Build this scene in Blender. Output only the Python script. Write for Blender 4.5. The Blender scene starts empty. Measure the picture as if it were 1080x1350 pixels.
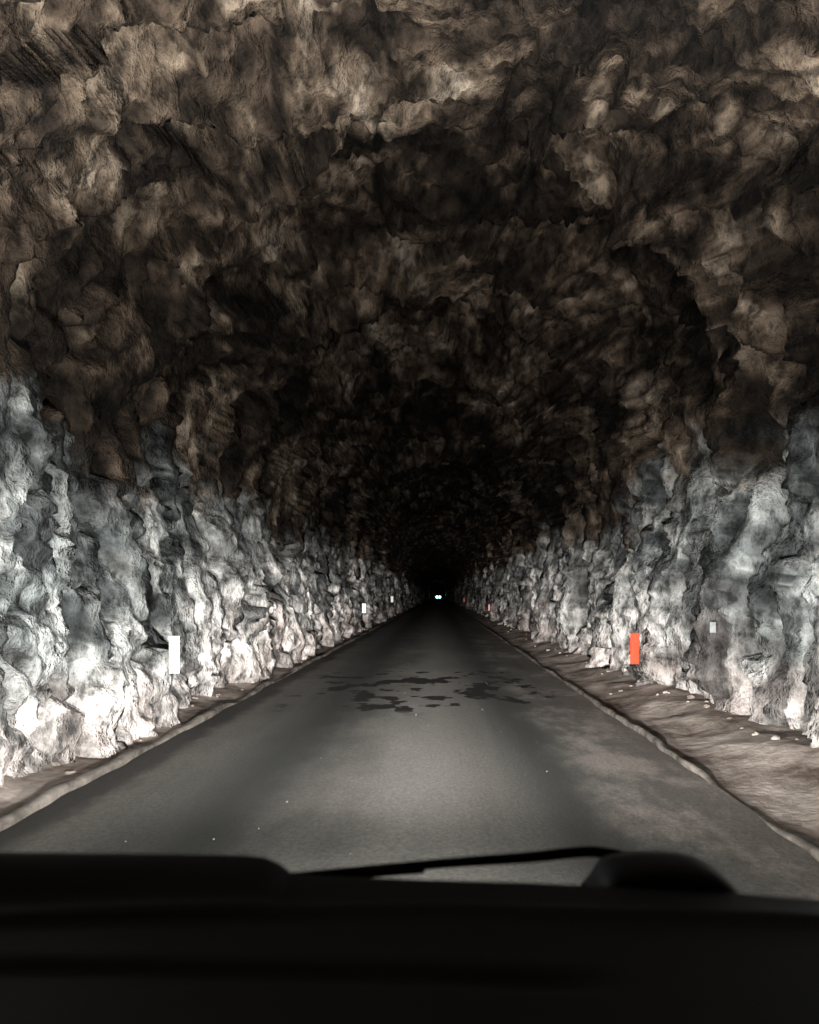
import bpy, bmesh, math, random
import numpy as np
from mathutils import Vector, noise
from mathutils.bvhtree import BVHTree
random.seed(7)
scene = bpy.context.scene
scene.view_settings.view_transform = 'Standard'
scene.view_settings.look = 'None'
scene.view_settings.exposure = 0

def sm(a, b, x):
    t = min(1, max(0, (x - a) / (b - a)))
    return t * t * (3 - 2 * t)

# ------------------------------------------------------------------ node helpers
def new_mat(name, rough=0.9, spec=0.3):
    m = bpy.data.materials.new(name); m.use_nodes = True
    nt = m.node_tree
    b = nt.nodes['Principled BSDF']
    b.inputs['Roughness'].default_value = rough
    b.inputs['Specular IOR Level'].default_value = spec
    return m, nt, b

class N:
    def __init__(s, nt): s.nt = nt; s.tc = None
    def link(s, a, b): s.nt.links.new(a, b)
    def setin(s, inp, v):
        if isinstance(v, (int, float)): inp.default_value = v
        elif isinstance(v, (tuple, list)):
            inp.default_value = tuple(v) if len(inp.default_value) == len(v) else tuple(v) + (1,)
        else: s.link(v, inp)
    def math(s, op, a, b=0.0, c=None, clamp=False):
        n = s.nt.nodes.new('ShaderNodeMath'); n.operation = op; n.use_clamp = clamp
        s.setin(n.inputs[0], a); s.setin(n.inputs[1], b)
        if c is not None: s.setin(n.inputs[2], c)
        return n.outputs[0]
    def coord(s, kind='Object'):
        if s.tc is None: s.tc = s.nt.nodes.new('ShaderNodeTexCoord')
        return s.tc.outputs[kind]
    def mapping(s, v, scale=(1, 1, 1), loc=(0, 0, 0), rot=(0, 0, 0)):
        n = s.nt.nodes.new('ShaderNodeMapping')
        n.inputs['Scale'].default_value = scale; n.inputs['Location'].default_value = loc
        n.inputs['Rotation'].default_value = rot
        s.link(v, n.inputs['Vector']); return n.outputs[0]
    def noise(s, v, scale, detail=5, rough=0.6, dist=0.0):
        n = s.nt.nodes.new('ShaderNodeTexNoise')
        n.inputs['Scale'].default_value = scale; n.inputs['Detail'].default_value = detail
        n.inputs['Roughness'].default_value = rough; n.inputs['Distortion'].default_value = dist
        s.link(v, n.inputs['Vector']); return n.outputs['Fac']
    def ramp(s, f, stops):
        n = s.nt.nodes.new('ShaderNodeValToRGB')
        e = n.color_ramp.elements
        while len(e) < len(stops): e.new(0.5)
        for i, (p, c) in enumerate(stops):
            e[i].position = p
            e[i].color = (c, c, c, 1) if isinstance(c, (int, float)) else tuple(c) + (1,)
        s.link(f, n.inputs[0]); return n.outputs[0]
    def mix(s, f, a, b, blend='MIX'):
        n = s.nt.nodes.new('ShaderNodeMix'); n.data_type = 'RGBA'; n.blend_type = blend
        s.setin(n.inputs[0], f); s.setin(n.inputs[6], a); s.setin(n.inputs[7], b)
        return n.outputs[2]
    def sep(s, v):
        n = s.nt.nodes.new('ShaderNodeSeparateXYZ'); s.link(v, n.inputs[0]); return n.outputs
    def attr(s, name):
        n = s.nt.nodes.new('ShaderNodeAttribute'); n.attribute_name = name; return n.outputs['Color']
    def mapr(s, v, a, b, c=0.0, d=1.0, smooth=True):
        n = s.nt.nodes.new('ShaderNodeMapRange')
        n.interpolation_type = 'SMOOTHSTEP' if smooth else 'LINEAR'
        s.link(v, n.inputs[0])
        for i, x in zip((1, 2, 3, 4), (a, b, c, d)): n.inputs[i].default_value = x
        return n.outputs[0]
    def bump(s, h, strength, dist, normal=None):
        n = s.nt.nodes.new('ShaderNodeBump'); n.inputs['Strength'].default_value = strength
        n.inputs['Distance'].default_value = dist
        s.link(h, n.inputs['Height'])
        if normal is not None: s.link(normal, n.inputs['Normal'])
        return n.outputs[0]

# ------------------------------------------------------------------ materials
def rock_material():
    m, nt, b = new_mat('blasted_rock', 0.85, 0.2); n = N(nt)
    p = n.coord()
    col = n.attr('rock_colour')
    f = n.noise(n.mapping(p, (1, 0.8, 0.65)), 5.5, 5, 0.68)
    g = n.ramp(f, [(0.36, 0.26), (0.48, 0.9), (0.62, 1.6)])
    c = n.mix(1.0, col, g, 'MULTIPLY')
    n.link(c, b.inputs['Base Color'])
    n.link(n.bump(f, 0.9, 0.17), b.inputs['Normal'])
    return m

def ground_material():
    m, nt, b = new_mat('dusty_verge', 0.95, 0.15); n = N(nt)
    p = n.coord()
    a = n.noise(p, 1.5, 7, 0.7)
    c = n.ramp(a, [(0.35, (0.09, 0.068, 0.056)), (0.46, (0.25, 0.212, 0.185)), (0.62, (0.48, 0.425, 0.385))])
    n.link(c, b.inputs['Base Color'])
    n.link(n.bump(a, 0.5, 0.12), b.inputs['Normal'])
    return m

def road_material():
    m, nt, b = new_mat('asphalt', 0.78, 0.25); n = N(nt)
    p = n.coord(); x, y, z = n.sep(p)
    lng = n.noise(n.mapping(p, (1.6, 0.06, 1)), 1.5, 4, 0.55)
    pat = n.noise(n.mapping(p, (1, 0.5, 1)), 1.0, 6, 0.68)
    grain = n.noise(p, 38, 4, 0.8)
    wob = n.math('ADD', x, n.math('MULTIPLY', n.math('SUBTRACT', pat, 0.5), 0.7))
    def g(cx, w):
        return n.math('POWER', 2.718, n.math('MULTIPLY', n.math('POWER', n.math('DIVIDE', n.math('SUBTRACT', wob, cx), w), 2), -1))
    c = n.ramp(lng, [(0.3, (0.080, 0.082, 0.077)), (0.7, (0.155, 0.156, 0.145))])
    c = n.mix(n.mapr(pat, 0.35, 0.65, 0.0, 0.55), c, (0.23, 0.22, 0.20))
    c = n.mix(n.math('MULTIPLY', g(-0.15, 0.42), 0.6), c, (0.30, 0.305, 0.285))
    c = n.mix(n.math('MULTIPLY', g(-1.30, 0.42), 0.85), c, (0.030, 0.036, 0.034))
    c = n.mix(n.math('MULTIPLY', g(0.85, 0.30), 0.8), c, (0.038, 0.043, 0.041))
    edge = n.mapr(n.math('ABSOLUTE', n.math('ADD', wob, 0.3)), 1.6, 2.2, 0, 0.6)
    c = n.mix(edge, c, (0.21, 0.185, 0.165))
    ed = n.math('MULTIPLY', n.mapr(pat, 0.49, 0.62, 0, 0.65), n.mapr(x, 0.9, 1.4))
    c = n.mix(ed, c, (0.42, 0.38, 0.345))
    kerb_shade = n.mapr(wob, -2.42, -2.2, 0.88, 0)  # shadow of the left kerb edge, painted on as a dark band
    c = n.mix(kerb_shade, c, (0.03, 0.03, 0.028))
    blot = n.noise(n.mapping(p, (1.0, 0.7, 1), (3.3, 1.2, 0)), 1.9, 3, 0.6)
    band = n.math('MULTIPLY', n.mapr(y, 8.4, 10.0), n.mapr(y, 12.8, 14.0, 1, 0))
    band = n.math('MULTIPLY', band, n.math('MULTIPLY', n.mapr(x, -2.3, -1.2), n.mapr(x, 1.2, 1.8, 1, 0)))
    st = n.mapr(n.math('ADD', blot, n.math('MULTIPLY', band, 0.085)), 0.59, 0.64)
    c = n.mix(n.math('MULTIPLY', st, n.math('MULTIPLY', band, 3.0, clamp=True)), c, (0.006, 0.006, 0.006))
    c = n.mix(n.mapr(grain, 0.35, 0.7, 0.45, 0), c, (0.02, 0.02, 0.02))
    n.link(c, b.inputs['Base Color'])
    n.link(n.bump(grain, 0.7, 0.016), b.inputs['Normal'])
    return m

def simple(name, col, rough=0.7, spec=0.4, var=0.25, scale=8, emit=0, ecol=None):
    m, nt, b = new_mat(name, rough, spec); n = N(nt)
    f = n.noise(n.coord(), scale, 5, 0.65)
    d = tuple(v * (1 - var) for v in col); l = tuple(min(1, v * (1 + var)) for v in col)
    n.link(n.ramp(f, [(0.35, d), (0.65, l)]), b.inputs['Base Color'])
    if emit:
        b.inputs['Emission Color'].default_value = (ecol or col) + (1,)
        b.inputs['Emission Strength'].default_value = emit
    return m

ROCK = rock_material(); GROUND = ground_material(); ROAD = road_material()
KERB = simple('kerb_concrete', (0.14, 0.126, 0.112), 0.9, 0.2, 0.65, 4)
CHIP = simple('stone_chip', (0.5, 0.48, 0.45), 0.8, 0.3, 0.3, 20)
WHITE = simple('white_glow_reflector', (0.80, 0.80, 0.77), 0.4, 0.5, 0.15, 12, 0.15, (0.9, 0.92, 0.9))  # weak emission stands in for headlight thrown back by the plate
DULL = simple('grey_plate', (0.35, 0.36, 0.36), 0.5, 0.4, 0.2, 12)
RED = simple('orange_red_glow_reflector', (0.55, 0.028, 0.005), 0.5, 0.15, 0.2, 12, 0.55, (1.0, 0.06, 0.010))  # glow added as emission in place of retroreflection
RED2 = simple('red_glow_reflector', (0.5, 0.12, 0.06), 0.4, 0.5, 0.1, 12, 0.05, (1.0, 0.15, 0.06))  # dimmer emission imitates retroreflection on the far plates
METAL = simple('galvanised_metal', (0.18, 0.18, 0.18), 0.5, 0.5)
DASH = simple('dashboard_plastic', (0.016, 0.022, 0.034), 0.6, 0.3, 0.12, 60)
RUBBER = simple('wiper_rubber', (0.008, 0.008, 0.009), 0.7, 0.2)
PAINT = simple('dark_car_paint', (0.03, 0.035, 0.04), 0.35, 0.5, 0.1)
GLASS = simple('dark_car_glass', (0.01, 0.012, 0.014), 0.08, 0.6, 0.1)
LAMPG = simple('headlamp_glow', (0.8, 0.95, 1.0), 0.3, 0.5, 0.02, 3, 6, (0.4, 0.9, 1.0))

def mesh_obj(name, verts, faces, mat, smooth=True, parent=None):
    me = bpy.data.meshes.new(name); me.from_pydata([tuple(v) for v in verts], [], faces); me.update()
    o = bpy.data.objects.new(name, me); scene.collection.objects.link(o)
    me.materials.append(mat)
    if smooth: me.polygons.foreach_set('use_smooth', [True] * len(me.polygons))
    if parent: o.parent = parent
    return o

def grid_faces(nr, nc):
    return [(r * nc + c, r * nc + c + 1, (r + 1) * nc + c + 1, (r + 1) * nc + c)
            for r in range(nr - 1) for c in range(nc - 1)]

def bend(y):           # the bore curves away in the far distance
    return 0.0 if y < 350 else -((y - 350) ** 2) * 0.01

# ------------------------------------------------------------------ tunnel bore
ys = []; y = -9.0
while y < 420:
    ys.append(y)
    y += 0.15 if y < 3 else max(0.042, 0.0075 * y)
NS = 380
SP = 3.1; AP = 6.7
# blasting rounds: the bore narrows through each round and steps out at the next one
steps = [-12, -6, 0.5, 4.6, 8.8, 13.4, 17.8, 24.0, 29]
while steps[-1] < 440: steps.append(steps[-1] + random.uniform(4.5, 8))
amps = [random.uniform(0.3, 0.6) for _ in steps]
for k, a in zip(range(3, 9), (0.3, 1.4, 1.3, 1.0, 1.2, 0.8)): amps[k] = a
def saw(yv):
    if yv <= steps[0]: return 0
    lo, hi = 0, len(steps) - 1
    while hi - lo > 1:
        m_ = (lo + hi) // 2
        if steps[m_] <= yv: lo = m_
        else: hi = m_
    f = (yv - steps[lo]) / (steps[lo + 1] - steps[lo])
    a0, a1 = amps[lo], amps[min(lo + 1, len(amps) - 1)]
    g = 0.5 - f ** 2.4
    v = a0 * g if g > 0 else 0.4 * (a0 + a1) * g
    if f > 0.94:
        k = sm(0.94, 1, f)
        v = v * (1 - k) + 0.5 * a1 * k
    return v
def halfw(side, y):
    if side < 0: return 3.0 + 0.12 * sm(8, 4, y)
    return 2.98 + 0.42 * sm(9.0, 7.0, y)
def facet(P, s, seed):
    q = P * s + seed
    d, pt = noise.voronoi(q)
    c = pt[0]
    r = noise.cell_vector(c * 37.13 + seed)
    t = (r - Vector((0.5, 0.5, 0.5))) * 2
    return (r.z - 0.5) + t.dot(q - c) * 0.9, d[1] - d[0], r.x
S1 = Vector((5.1, 2.2, 8.3)); S2 = Vector((31.7, 12.2, 4.4))
wall_len = SP + 0.5
arch_len = 5.8
TOT = wall_len + arch_len
# stretch of the fracture pattern round the section: blocky at the crown, drawn out down the walls
def stretch_table(kc, kw):
    n_ = 200; t = [0.0]
    for i in range(n_):
        u = (i + .5) / n_ * TOT
        t.append(t[-1] + (kc + (kw - kc) * sm(1.8, 5.2, u)) * TOT / n_)
    return t
T1 = stretch_table(0.80, 0.24); T2 = stretch_table(0.82, 0.42); T3 = stretch_table(0.9, 0.6)
def look(T, u): 
    a = abs(u) / TOT * 200; i = min(199, int(a)); f = a - i
    return math.copysign(T[i] * (1 - f) + T[i + 1] * f, u)
prec = []
for i in range(NS):
    s = (i / (NS - 1)) * 2 - 1
    prec.append((look(T1, s * TOT), look(T2, s * TOT), look(T3, s * TOT)))
verts = []
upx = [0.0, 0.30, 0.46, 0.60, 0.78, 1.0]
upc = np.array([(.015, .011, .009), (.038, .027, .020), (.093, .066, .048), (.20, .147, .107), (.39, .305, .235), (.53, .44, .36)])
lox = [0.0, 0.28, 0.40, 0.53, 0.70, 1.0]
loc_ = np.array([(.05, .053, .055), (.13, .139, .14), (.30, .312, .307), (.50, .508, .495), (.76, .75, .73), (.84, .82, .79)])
def rampc(v, xs_, cs):
    return np.array([np.interp(v, xs_, cs[:, k]) for k in range(3)]).T
V_up = []; V_lo = []; MK = []; CR = []; DU = []
for y in ys:
    for i in range(NS):
        s = (i / (NS - 1)) * 2 - 1
        side = -1 if s < 0 else 1
        t = 1 - abs(s)
        d = t * TOT
        w = halfw(side, y)
        if abs(s) < 0.15:
            k = (s + 0.15) / 0.3
            w = halfw(-1, y) * (1 - k) + halfw(1, y) * k
        if d < wall_len:
            z = -0.5 + d
            x = side * (w + 0.22 * sm(0, SP, z)); nx, nz = side, 0.0
        else:
            a = (d - wall_len) / arch_len * math.pi / 2
            x = side * (w + 0.22) * max(0, math.cos(a)) ** 0.85
            z = SP + (AP - SP) * math.sin(a) ** 0.95
            nx, nz = side * math.cos(a), math.sin(a)
        P = Vector((x, y, z)); u = s * TOT
        u1, u2, u3 = prec[i]
        warp = Vector((noise.noise(P * 0.9), noise.noise(P * 0.9 + S1), noise.noise(P * 0.9 + S2)))
        big = noise.fractal(P * 0.33 + Vector((3, 1, 7)), 1.0, 2.0, 3)
        archk = sm(6.0, 1.5, abs(u))
        yw = y + 0.7 * noise.noise(Vector((x * .35, y * .12, z * .35))) + 0.4 * warp.x
        ring = saw(yw) * (0.22 + 0.78 * sm(0.5, 5.0, z))
        rib = abs(noise.noise(Vector((u * 0.13, y * 0.75, 3.3 + side * 7)) + warp * 0.22)) * 2.2 if abs(u) > 0.8 else 1.0
        rib = rib + (1 - rib) * sm(4.6, 1.2, abs(u))
        rib2 = abs(noise.noise(Vector((u * 0.30, y * 2.0, 7.1)) + warp * 0.4)) * 2.2
        f1, e1, h1 = facet(Vector((u1, y * (1.25 - 0.4 * archk), 1.0)) + warp * 0.3, 0.95, S1)
        f2, e2, h2 = facet(Vector((u2, y * (1.15 - 0.3 * archk), 2.0)) + warp * 0.3, 2.5, S2)
        f3, e3, h3 = facet(Vector((u3, y, 3.0)) + warp * 0.4, 5.8, S1)
        fine = noise.fractal(P * 3.2, 0.7, 2.1, 4)
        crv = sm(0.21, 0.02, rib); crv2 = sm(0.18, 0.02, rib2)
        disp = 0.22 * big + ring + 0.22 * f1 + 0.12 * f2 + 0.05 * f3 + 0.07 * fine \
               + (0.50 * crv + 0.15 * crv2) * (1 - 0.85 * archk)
        toe = sm(1.0, 0.0, z)
        disp += toe * 0.2 * noise.fractal(Vector((x, y * 1.1, z)) * 1.3, 1, 2, 3)
        disp = max(disp, -0.35 - 0.4 * sm(1.0, 4.0, z))
        verts.append((x + nx * disp + bend(y), y, z + nz * disp * 1.1))
        med = noise.fractal(P * 1.6 + S2, 0.7, 2.0, 4)
        low = noise.noise(P * 0.5 + S1)
        v = 0.42 + 0.34 * (h2 - 0.5) + 0.16 * (h1 - 0.5) + 0.22 * (h3 - .5) + 0.28 * med
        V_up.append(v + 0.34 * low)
        V_lo.append(v + 0.16 * low + 0.08)
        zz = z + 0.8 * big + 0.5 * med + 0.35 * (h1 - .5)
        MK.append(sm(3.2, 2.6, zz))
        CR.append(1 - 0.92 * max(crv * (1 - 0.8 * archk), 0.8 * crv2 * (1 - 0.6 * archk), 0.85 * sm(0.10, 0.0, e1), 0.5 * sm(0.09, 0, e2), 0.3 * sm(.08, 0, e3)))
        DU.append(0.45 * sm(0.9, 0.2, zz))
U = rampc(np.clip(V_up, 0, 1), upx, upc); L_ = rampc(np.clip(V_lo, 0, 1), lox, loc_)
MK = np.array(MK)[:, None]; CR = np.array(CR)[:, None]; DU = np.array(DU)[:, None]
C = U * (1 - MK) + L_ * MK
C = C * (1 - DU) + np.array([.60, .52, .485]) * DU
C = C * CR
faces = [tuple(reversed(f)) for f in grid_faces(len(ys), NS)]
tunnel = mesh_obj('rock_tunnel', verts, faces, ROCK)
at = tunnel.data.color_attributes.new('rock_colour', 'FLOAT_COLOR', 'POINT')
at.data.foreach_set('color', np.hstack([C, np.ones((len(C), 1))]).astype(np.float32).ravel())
bvh = BVHTree.FromPolygons([Vector(v) for v in verts], faces)
CAM = Vector((0, 0, 1.4))

# ------------------------------------------------------------------ ground sheet
xs = [-700, -60, -8] + list(np.arange(-5, 5.01, 0.1)) + [8, 60, 700]
gy = [-400, -60] + [v for i, v in enumerate(ys) if i % 2 == 0] + [520, 900]
RL, RR = -2.6, 2.02
def gz(x, y):
    if x < RL: k = RL - x
    elif x > RR: k = x - RR
    else: return -0.03
    n1 = noise.fractal(Vector((x, y, 0)) * 0.9, 1, 2, 4)
    n2 = noise.fractal(Vector((x, y, 3)) * 4, 1, 2, 3)
    kk = min(k, 2.0)
    return -0.02 + 0.16 * sm(0.1, 1.2, kk) + sm(0.15, 0.6, kk) * (0.06 * n1 + 0.025 * n2)
gv = [(x + bend(min(y, 420)), y, gz(x, y)) for y in gy for x in xs]
mesh_obj('ground', gv, grid_faces(len(gy), len(xs)), GROUND)

# ------------------------------------------------------------------ road
rys = [v for i, v in enumerate(ys) if i % 2 == 0]
rx = list(np.linspace(RL - 0.02, RR + 0.02, 40))
rv = [(x + bend(y), y, 0.004 + 0.03 * (1 - ((x + 0.3) / 2.35) ** 2) +
       0.006 * noise.noise(Vector((x * 0.7, y * 0.4, 0)))) for y in rys for x in rx]
mesh_obj('road', rv, grid_faces(len(rys), len(rx)), ROAD)

def kerb(x0, sgn, h, w):
    prof = [(0, -0.05), (0, h * 0.75), (0.02, h), (w - 0.03, h * 0.95), (w, h * 0.7), (w, -0.08)]
    v = []
    for y in rys:
        wob = 0.05 * noise.noise(Vector((y * 0.6, x0, 0))) + 0.03 * noise.noise(Vector((y * 3, x0, 0)))
        gap = 0.15 + 0.85 * sm(0.3, -0.05, noise.noise(Vector((y * 0.5, x0 * 3, 4))))
        for px, pz in prof:
            hz = pz * gap + (0.022 * noise.noise(Vector((px * 9, y * 2.5, x0))) if pz > 0 else 0)
            v.append((x0 + sgn * (px * (0.8 + 0.2 * gap) + wob) + bend(y), y, hz))
    return mesh_obj('kerb', v, grid_faces(len(rys), len(prof)), KERB)
kerb(RL, -1, 0.06, 0.10)
kerb(RR, 1, 0.05, 0.07)

# ------------------------------------------------------------------ loose rock
def lumps(name, pts, mat, smooth=False):
    bm = bmesh.new()
    for (p, r, sub) in pts:
        g = bmesh.ops.create_icosphere(bm, subdivisions=sub, radius=r)
        off = Vector((random.uniform(0, 99), 0, 0)); sc = Vector((random.uniform(.8, 1.4), random.uniform(.7, 1.3), random.uniform(.5, .85)))
        for v in g['verts']:
            k = 1 + 0.6 * noise.noise(v.co.normalized() * 1.4 + off) + 0.15 * noise.noise(v.co.normalized() * 5 + off)
            v.co = Vector((v.co.x * sc.x, v.co.y * sc.y, v.co.z * sc.z)) * k + Vector(p)
    me = bpy.data.meshes.new(name); bm.to_mesh(me); bm.free()
    o = bpy.data.objects.new(name, me); scene.collection.objects.link(o); me.materials.append(mat)
    if smooth: me.polygons.foreach_set('use_smooth', [True] * len(me.polygons))
    return o
pts = []
for i in range(260):
    y = 4.5 + 40 * random.random() ** 1.6; side = random.choice((-1, 1))
    hit = bvh.ray_cast(Vector((0, y, 0.35)), Vector((side, 0, 0)))
    if hit[0] is None: continue
    r = 0.012 + 0.035 * random.random() ** 3
    x = hit[0].x - side * random.random() ** 2 * (0.5 if side > 0 else 0.3)
    if RL - 0.2 < x < RR + 0.15: continue
    pts.append(((x, y, gz(x, y) + r * 0.1), r, 2))
lumps('rubble', pts, GROUND, False)
pts = []
for i in range(34):
    y = 4 + 9 * random.random() ** 1.3
    x = random.uniform(-1.8, 2.6)
    r = random.uniform(0.002, 0.005)
    zr = 0.004 + 0.03 * (1 - ((x + 0.3) / 2.35) ** 2) if x < RR else gz(x, y)
    pts.append(((x, y, zr + r * 0.5), r, 1))
lumps('gravel', pts, CHIP)

# ------------------------------------------------------------------ delineators
def add_box(bm, c, s, mi=0, bev=0.0):
    g = bmesh.ops.create_cube(bm, size=1)
    vs = g['verts']
    for v in vs: v.co = Vector((v.co.x * s[0] + c[0], v.co.y * s[1] + c[1], v.co.z * s[2] + c[2]))
    fs = list({f for v in vs for f in v.link_faces})
    if bev:
        es = list({e for v in vs for e in v.link_edges})
        r = bmesh.ops.bevel(bm, geom=es, offset=bev, segments=2, affect='EDGES', profile=0.5)
        fs = list(set([f for f in fs if f.is_valid] + r['faces']))
    for f in fs: f.material_index = mi
def delineator(px, pyc, h, w, mat, near=None):
    """plate on brackets standing off the rock wall"""
    side = -1 if px < 577 else 1
    best = None
    d0 = Vector(((px - 577) / 1000, 1, -(pyc - 785) / 1000)).normalized()
    hit0 = bvh.ray_cast(CAM, d0)
    dd_ = (hit0[0] - CAM).length
    for zz in (-0.5, -0.25, 0, 0.25, 0.5):
        for xx in (-0.5, 0.5):
            dr = (hit0[0] + Vector((xx * w, 0, zz * h)) - CAM).normalized()
            hh = bvh.ray_cast(CAM, dr)[0]
            L = (hh - CAM).length
            if best is None or L < best: best = L
    P = CAM + d0 * (best - 0.12)
    k = (best / dd_)
    h *= k; w *= k
    bm = bmesh.new()
    add_box(bm, (0, 0, 0), (w, 0.018, h), 0, 0.006)
    add_box(bm, (0, 0.018, 0), (w * 0.55, 0.016, h * 0.96), 1, 0.004)
    for zz in (-h * 0.3, h * 0.3):
        add_box(bm, (side * 0.02, 0.20, zz), (0.025, 0.36, 0.025), 1, 0.003)
    add_box(bm, (w * 0.2, -0.011, h * 0.34), (w * 0.42, 0.006, h * 0.22), 1, 0.002)  # dark upper-right patch stands in for shading on the plate
    me = bpy.data.meshes.new('road_delineator'); bm.to_mesh(me); bm.free()
    o = bpy.data.objects.new('road_delineator', me); scene.collection.objects.link(o)
    me.materials.append(mat); me.materials.append(METAL)
    o.location = P; o.rotation_euler = (0, 0, side * -0.12)
    print('delineator', px, P)
    return o
delineator(230, 863, 0.40, 0.11, WHITE)
delineator(480, 802, 0.40, 0.16, WHITE)
delineator(517, 790, 0.42, 0.17, WHITE)
delineator(837, 855, 0.46, 0.13, RED)
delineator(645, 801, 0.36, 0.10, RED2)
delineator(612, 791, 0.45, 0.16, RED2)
delineator(940, 827, 0.12, 0.065, DULL)

# ------------------------------------------------------------------ own car
car = bpy.data.objects.new('car', None); scene.collection.objects.link(car)
def px2w(px, py, D): return Vector(((px - 577) / 1000 * D, D, 1.4 - (py - 785) / 1000 * D))
sil = [(-300, 1119), (0, 1121), (200, 1123), (325, 1125), (352, 1128), (372, 1137), (386, 1150), (550, 1157),
       (700, 1161), (800, 1166), (970, 1175), (1080, 1184), (1500, 1225)]
def sily(px):
    for (a, b), (c, d) in zip(sil, sil[1:]):
        if a <= px <= c: return b + (d - b) * (px - a) / (c - a)
    return sil[0][1] if px < sil[0][0] else sil[-1][1]
D0 = 1.0
dx = list(np.linspace(-0.82, 0.86, 240)); dd = list(np.linspace(0.25, 1.12, 90))
dv = []
for D in dd:
    for X in dx:
        pz = sily(577 + X / D0 * 1000)
        ztop = 1.4 - (pz - 785) / 1000 * D0
        base = 1.026 - 0.02 * abs(X)
        k = sm(0.87, 0.99, D)
        z = base * (1 - k) + ztop * k
        z += 0.010 * math.exp(-((D - 0.90 + 0.04 * X * X) / 0.012) ** 2)
        gline = 0.80 + 0.02 * X - 0.06 * sm(-0.6, 0.25, X)
        if X < 0.2: z -= 0.014 * math.exp(-((D - gline) / 0.016) ** 2) * sm(0.2, 0.1, X)
        z -= 0.5 * max(0, 0.55 - D) + 1.6 * max(0, D - 1.0)
        dv.append((X, D, z))
mesh_obj('dashboard', dv, grid_faces(len(dd), len(dx)), DASH, True, car)

def tube(name, path, radii, mat, parent, flat=1.0, seg=12):
    v = []; f = []
    for i, (p, r) in enumerate(zip(path, radii)):
        a = path[min(i + 1, len(path) - 1)] - path[max(i - 1, 0)]
        t = a.normalized(); u = t.cross(Vector((0, 1, 0))).normalized(); w = t.cross(u)
        for k in range(seg):
            an = 2 * math.pi * k / seg
            v.append(p + u * math.cos(an) * r + w * math.sin(an) * r * flat)
    for i in range(len(path) - 1):
        for k in range(seg):
            f.append((i * seg + k, i * seg + (k + 1) % seg, (i + 1) * seg + (k + 1) % seg, (i + 1) * seg + k))
    f.append(tuple(range(seg))[::-1]); f.append(tuple((len(path) - 1) * seg + k for k in range(seg)))
    return mesh_obj(name, v, f, mat, True, parent)
def spline(pts, n=60):
    out = []
    P = [pts[0]] + pts + [pts[-1]]
    m = n // (len(pts) - 1)
    for i in range(1, len(P) - 2):
        for k in range(m):
            t = k / m
            a, b, c, d = P[i - 1], P[i], P[i + 1], P[i + 2]
            out.append(tuple(0.5 * ((2 * b[j]) + (-a[j] + c[j]) * t + (2 * a[j] - 5 * b[j] + 4 * c[j] - d[j]) * t * t +
                       (-a[j] + 3 * b[j] - 3 * c[j] + d[j]) * t ** 3) for j in range(len(b))))
    out.append(tuple(pts[-1])); return out
arm = spline([(360, 1157, .005), (480, 1147, .0065), (600, 1137, .0075), (700, 1130, .0082), (745, 1125, .0085), (785, 1123, .0085), (825, 1131, .010), (870, 1145, .012), (900, 1165, .012)], 80)
tube('wiper_arm', [px2w(a, b, 1.16) for a, b, r in arm], [r for a, b, r in arm], RUBBER, car)
bl = spline([(375, 1158, .007), (470, 1151, .008), (560, 1148, .004)], 30)
tube('wiper_blade', [px2w(a, b, 1.13) for a, b, r in bl], [r for a, b, r in bl], RUBBER, car)
hump = [(780, 1180), (792, 1166), (800, 1152), (815, 1142), (845, 1137), (880, 1136), (915, 1139), (940, 1147), (960, 1160), (972, 1174), (985, 1190)]
hs = spline(hump, 60); hv = []
rows = [(0.985, 0.0), (0.99, 0.6), (1.0, 0.9), (1.015, 0.98), (1.03, 1.0), (1.06, 1.0), (1.09, 0.95), (1.12, 0.6), (1.125, 0.0)]
for D, kk in rows:
    for a, b in hs:
        q = px2w(a, b, 1.03); zb = 0.93
        hv.append((q.x, D, zb + (q.z - zb) * kk))
mesh_obj('wiper_pivot_cover', hv, grid_faces(len(rows), len(hs)), DASH, True, car)
cx = -0.2
prof = [(1.10, 0.955), (1.2, 0.92), (1.35, 0.86), (1.5, 0.79), (1.62, 0.71), (1.70, 0.62), (1.74, 0.50), (1.75, 0.35), (1.70, 0.25)]
nv = []; colsx = list(np.linspace(-0.86, 0.86, 40))
for D, z in prof:
    for X in colsx:
        e = abs(X / 0.86)
        nv.append((cx + X, D - 0.16 * e ** 4, z - 0.10 * e ** 5))
mesh_obj('bonnet', nv, grid_faces(len(prof), len(colsx)), PAINT, True, car)
for sx in (-0.64, 0.64):
    bpy.ops.mesh.primitive_uv_sphere_add(segments=24, ring_count=14, radius=1)
    o = bpy.context.object; o.name = 'headlamp_lens'; o.scale = (0.13, 0.05, 0.075); o.location = (cx + sx, 1.69, 0.60)
    o.data.materials.append(GLASS); o.parent = car

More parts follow.
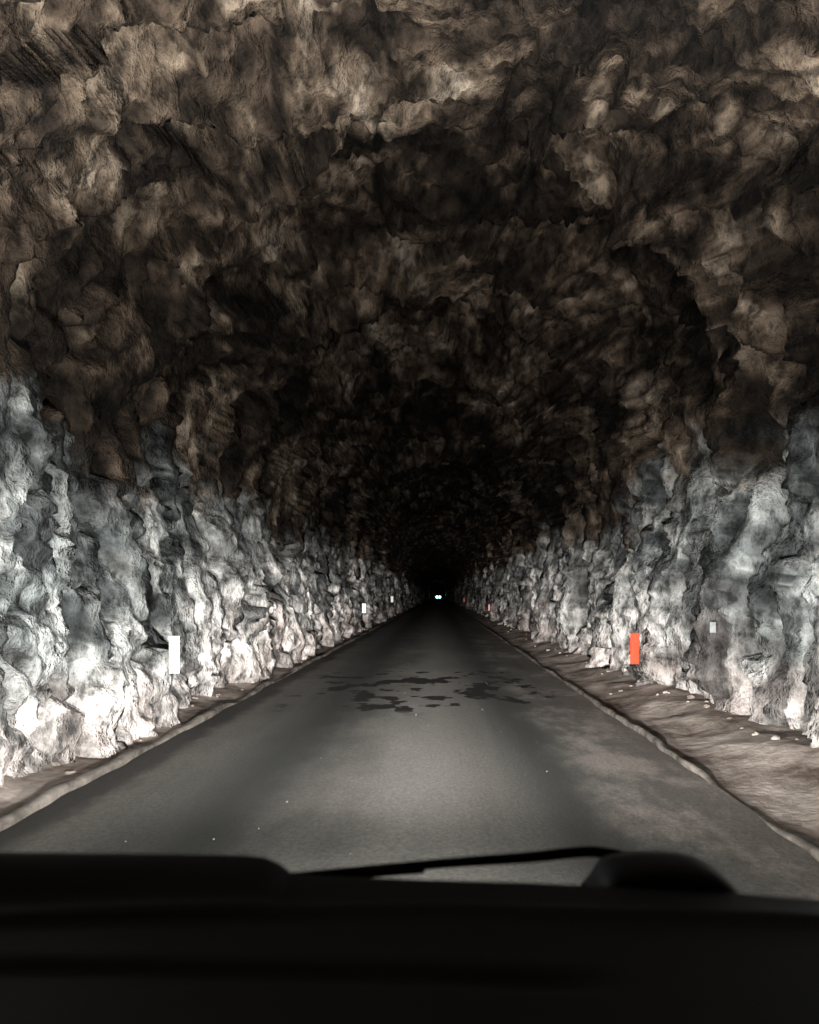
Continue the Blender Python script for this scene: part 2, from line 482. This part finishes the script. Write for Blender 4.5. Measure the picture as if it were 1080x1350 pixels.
# ------------------------------------------------------------------ headlamps (low beam photometry)
def headlamp(x, power, col, kind):
    L = bpy.data.lights.new('headlamp', 'POINT'); L.energy = power; L.color = col; L.shadow_soft_size = 0.07
    L.use_nodes = True; nt = L.node_tree; n = N(nt)
    em = nt.nodes['Emission']
    dx_, dy_, dz_ = n.sep(n.coord('Normal'))
    front = n.mapr(dy_, -0.05, 0.30)
    def gauss(v, c, w):
        return n.math('POWER', 2.718, n.math('MULTIPLY', n.math('POWER', n.math('DIVIDE', n.math('SUBTRACT', v, c), w), 2), -1))
    if kind == 'spill':
        s = n.math('ADD', n.mapr(dz_, 0.12, 0.36, 1.12, 0.42), n.mapr(dz_, 0.54, 0.80, 0.0, 1.10))
        s = n.math('MULTIPLY', s, n.mapr(dz_, -0.22, -0.03, 0.05, 1.0))
        s = n.math('MULTIPLY', s, front)
    else:
        low = n.mapr(dz_, -0.05, 0.03, 1.0, 0.0)
        near = n.mapr(dz_, -0.24, -0.06, 0.07, 1.0)
        wide = n.math('MULTIPLY', n.math('MULTIPLY', low, near), n.math('ADD', n.math('MULTIPLY', gauss(dx_, 0, 0.33), 3.1), 0.6))
        hot = n.math('MULTIPLY', gauss(dx_, 0, 0.20), gauss(dz_, 0.02, 0.065))
        s = n.math('MULTIPLY', n.math('ADD', wide, n.math('MULTIPLY', hot, 21.0)), front)
    n.link(s, em.inputs['Strength'])
    o = bpy.data.objects.new('headlamp', L); scene.collection.objects.link(o)
    o.location = (x, 1.86, 0.62); o.parent = car
for sx in (-0.64, 0.64):
    headlamp(cx + sx, 1400, (0.98, 1.0, 0.97), 'spill')
    headlamp(cx + sx, 1450, (1.0, 0.92, 0.87), 'beam')

# ------------------------------------------------------------------ approaching car, far away
ac = bpy.data.objects.new('approaching_car', None); scene.collection.objects.link(ac)
side_prof = [(0, .35), (0, .75), (.15, .88), (1.0, 1.0), (1.7, 1.42), (3.1, 1.45), (3.9, 1.0), (4.2, .95), (4.25, .35)]
v = []
for k, X in enumerate((-0.85, -0.8, 0.8, 0.85)):
    for (yy, zz) in side_prof:
        ins = 0.13 if zz > 1.2 else 0
        v.append((X - math.copysign(ins, X), yy, zz - (0.03 if k in (0, 3) else 0)))
m_ = len(side_prof); f = grid_faces(4, m_) + [tuple(range(m_))[::-1], tuple(range(3 * m_, 4 * m_))]
mesh_obj('body', v, f, PAINT, False, ac)
mesh_obj('windscreen', [(-.66, 1.05, 1.045), (.66, 1.05, 1.045), (.6, 1.64, 1.40), (-.6, 1.64, 1.40)], [(0, 1, 2, 3)], GLASS, False, ac)
for X in (-0.78, 0.78):
    for yy in (0.8, 3.4):
        bpy.ops.mesh.primitive_cylinder_add(vertices=24, radius=0.32, depth=0.2, location=(X, yy, 0.32), rotation=(0, math.pi / 2, 0))
        o = bpy.context.object; o.name = 'wheel'; o.data.materials.append(RUBBER); o.parent = ac
for X in (-0.5, 0.5):
    bpy.ops.mesh.primitive_uv_sphere_add(segments=20, ring_count=12, radius=0.34, location=(X, -0.02, 0.76))
    o = bpy.context.object; o.name = 'headlight'; o.scale = (1.5, 0.3, 1.4); o.data.materials.append(LAMPG); o.parent = ac
ac.location = (0.3, 290, 0.03)

# ------------------------------------------------------------------ night sky
w = bpy.data.worlds.new('World'); scene.world = w; w.use_nodes = True
nt = w.node_tree; bg = nt.nodes['Background']
sk = nt.nodes.new('ShaderNodeTexSky'); sk.sky_type = 'NISHITA'; sk.sun_disc = False
sk.sun_elevation = math.radians(1); sk.sun_rotation = math.radians(180)
nt.links.new(sk.outputs[0], bg.inputs['Color']); bg.inputs['Strength'].default_value = 0.02

# ------------------------------------------------------------------ camera
cd = bpy.data.cameras.new('camera'); cam = bpy.data.objects.new('camera', cd); scene.collection.objects.link(cam)
cam.location = CAM; cam.rotation_euler = (math.radians(90), 0, 0)
cd.sensor_fit = 'VERTICAL'; cd.sensor_height = 24; cd.lens = 1000 / 1350 * 24
cd.shift_x = -37 / 1350; cd.shift_y = 110 / 1350
cd.clip_start = 0.02; cd.clip_end = 2000
cd.dof.use_dof = True; cd.dof.focus_distance = 18; cd.dof.aperture_fstop = 2.2
scene.camera = cam
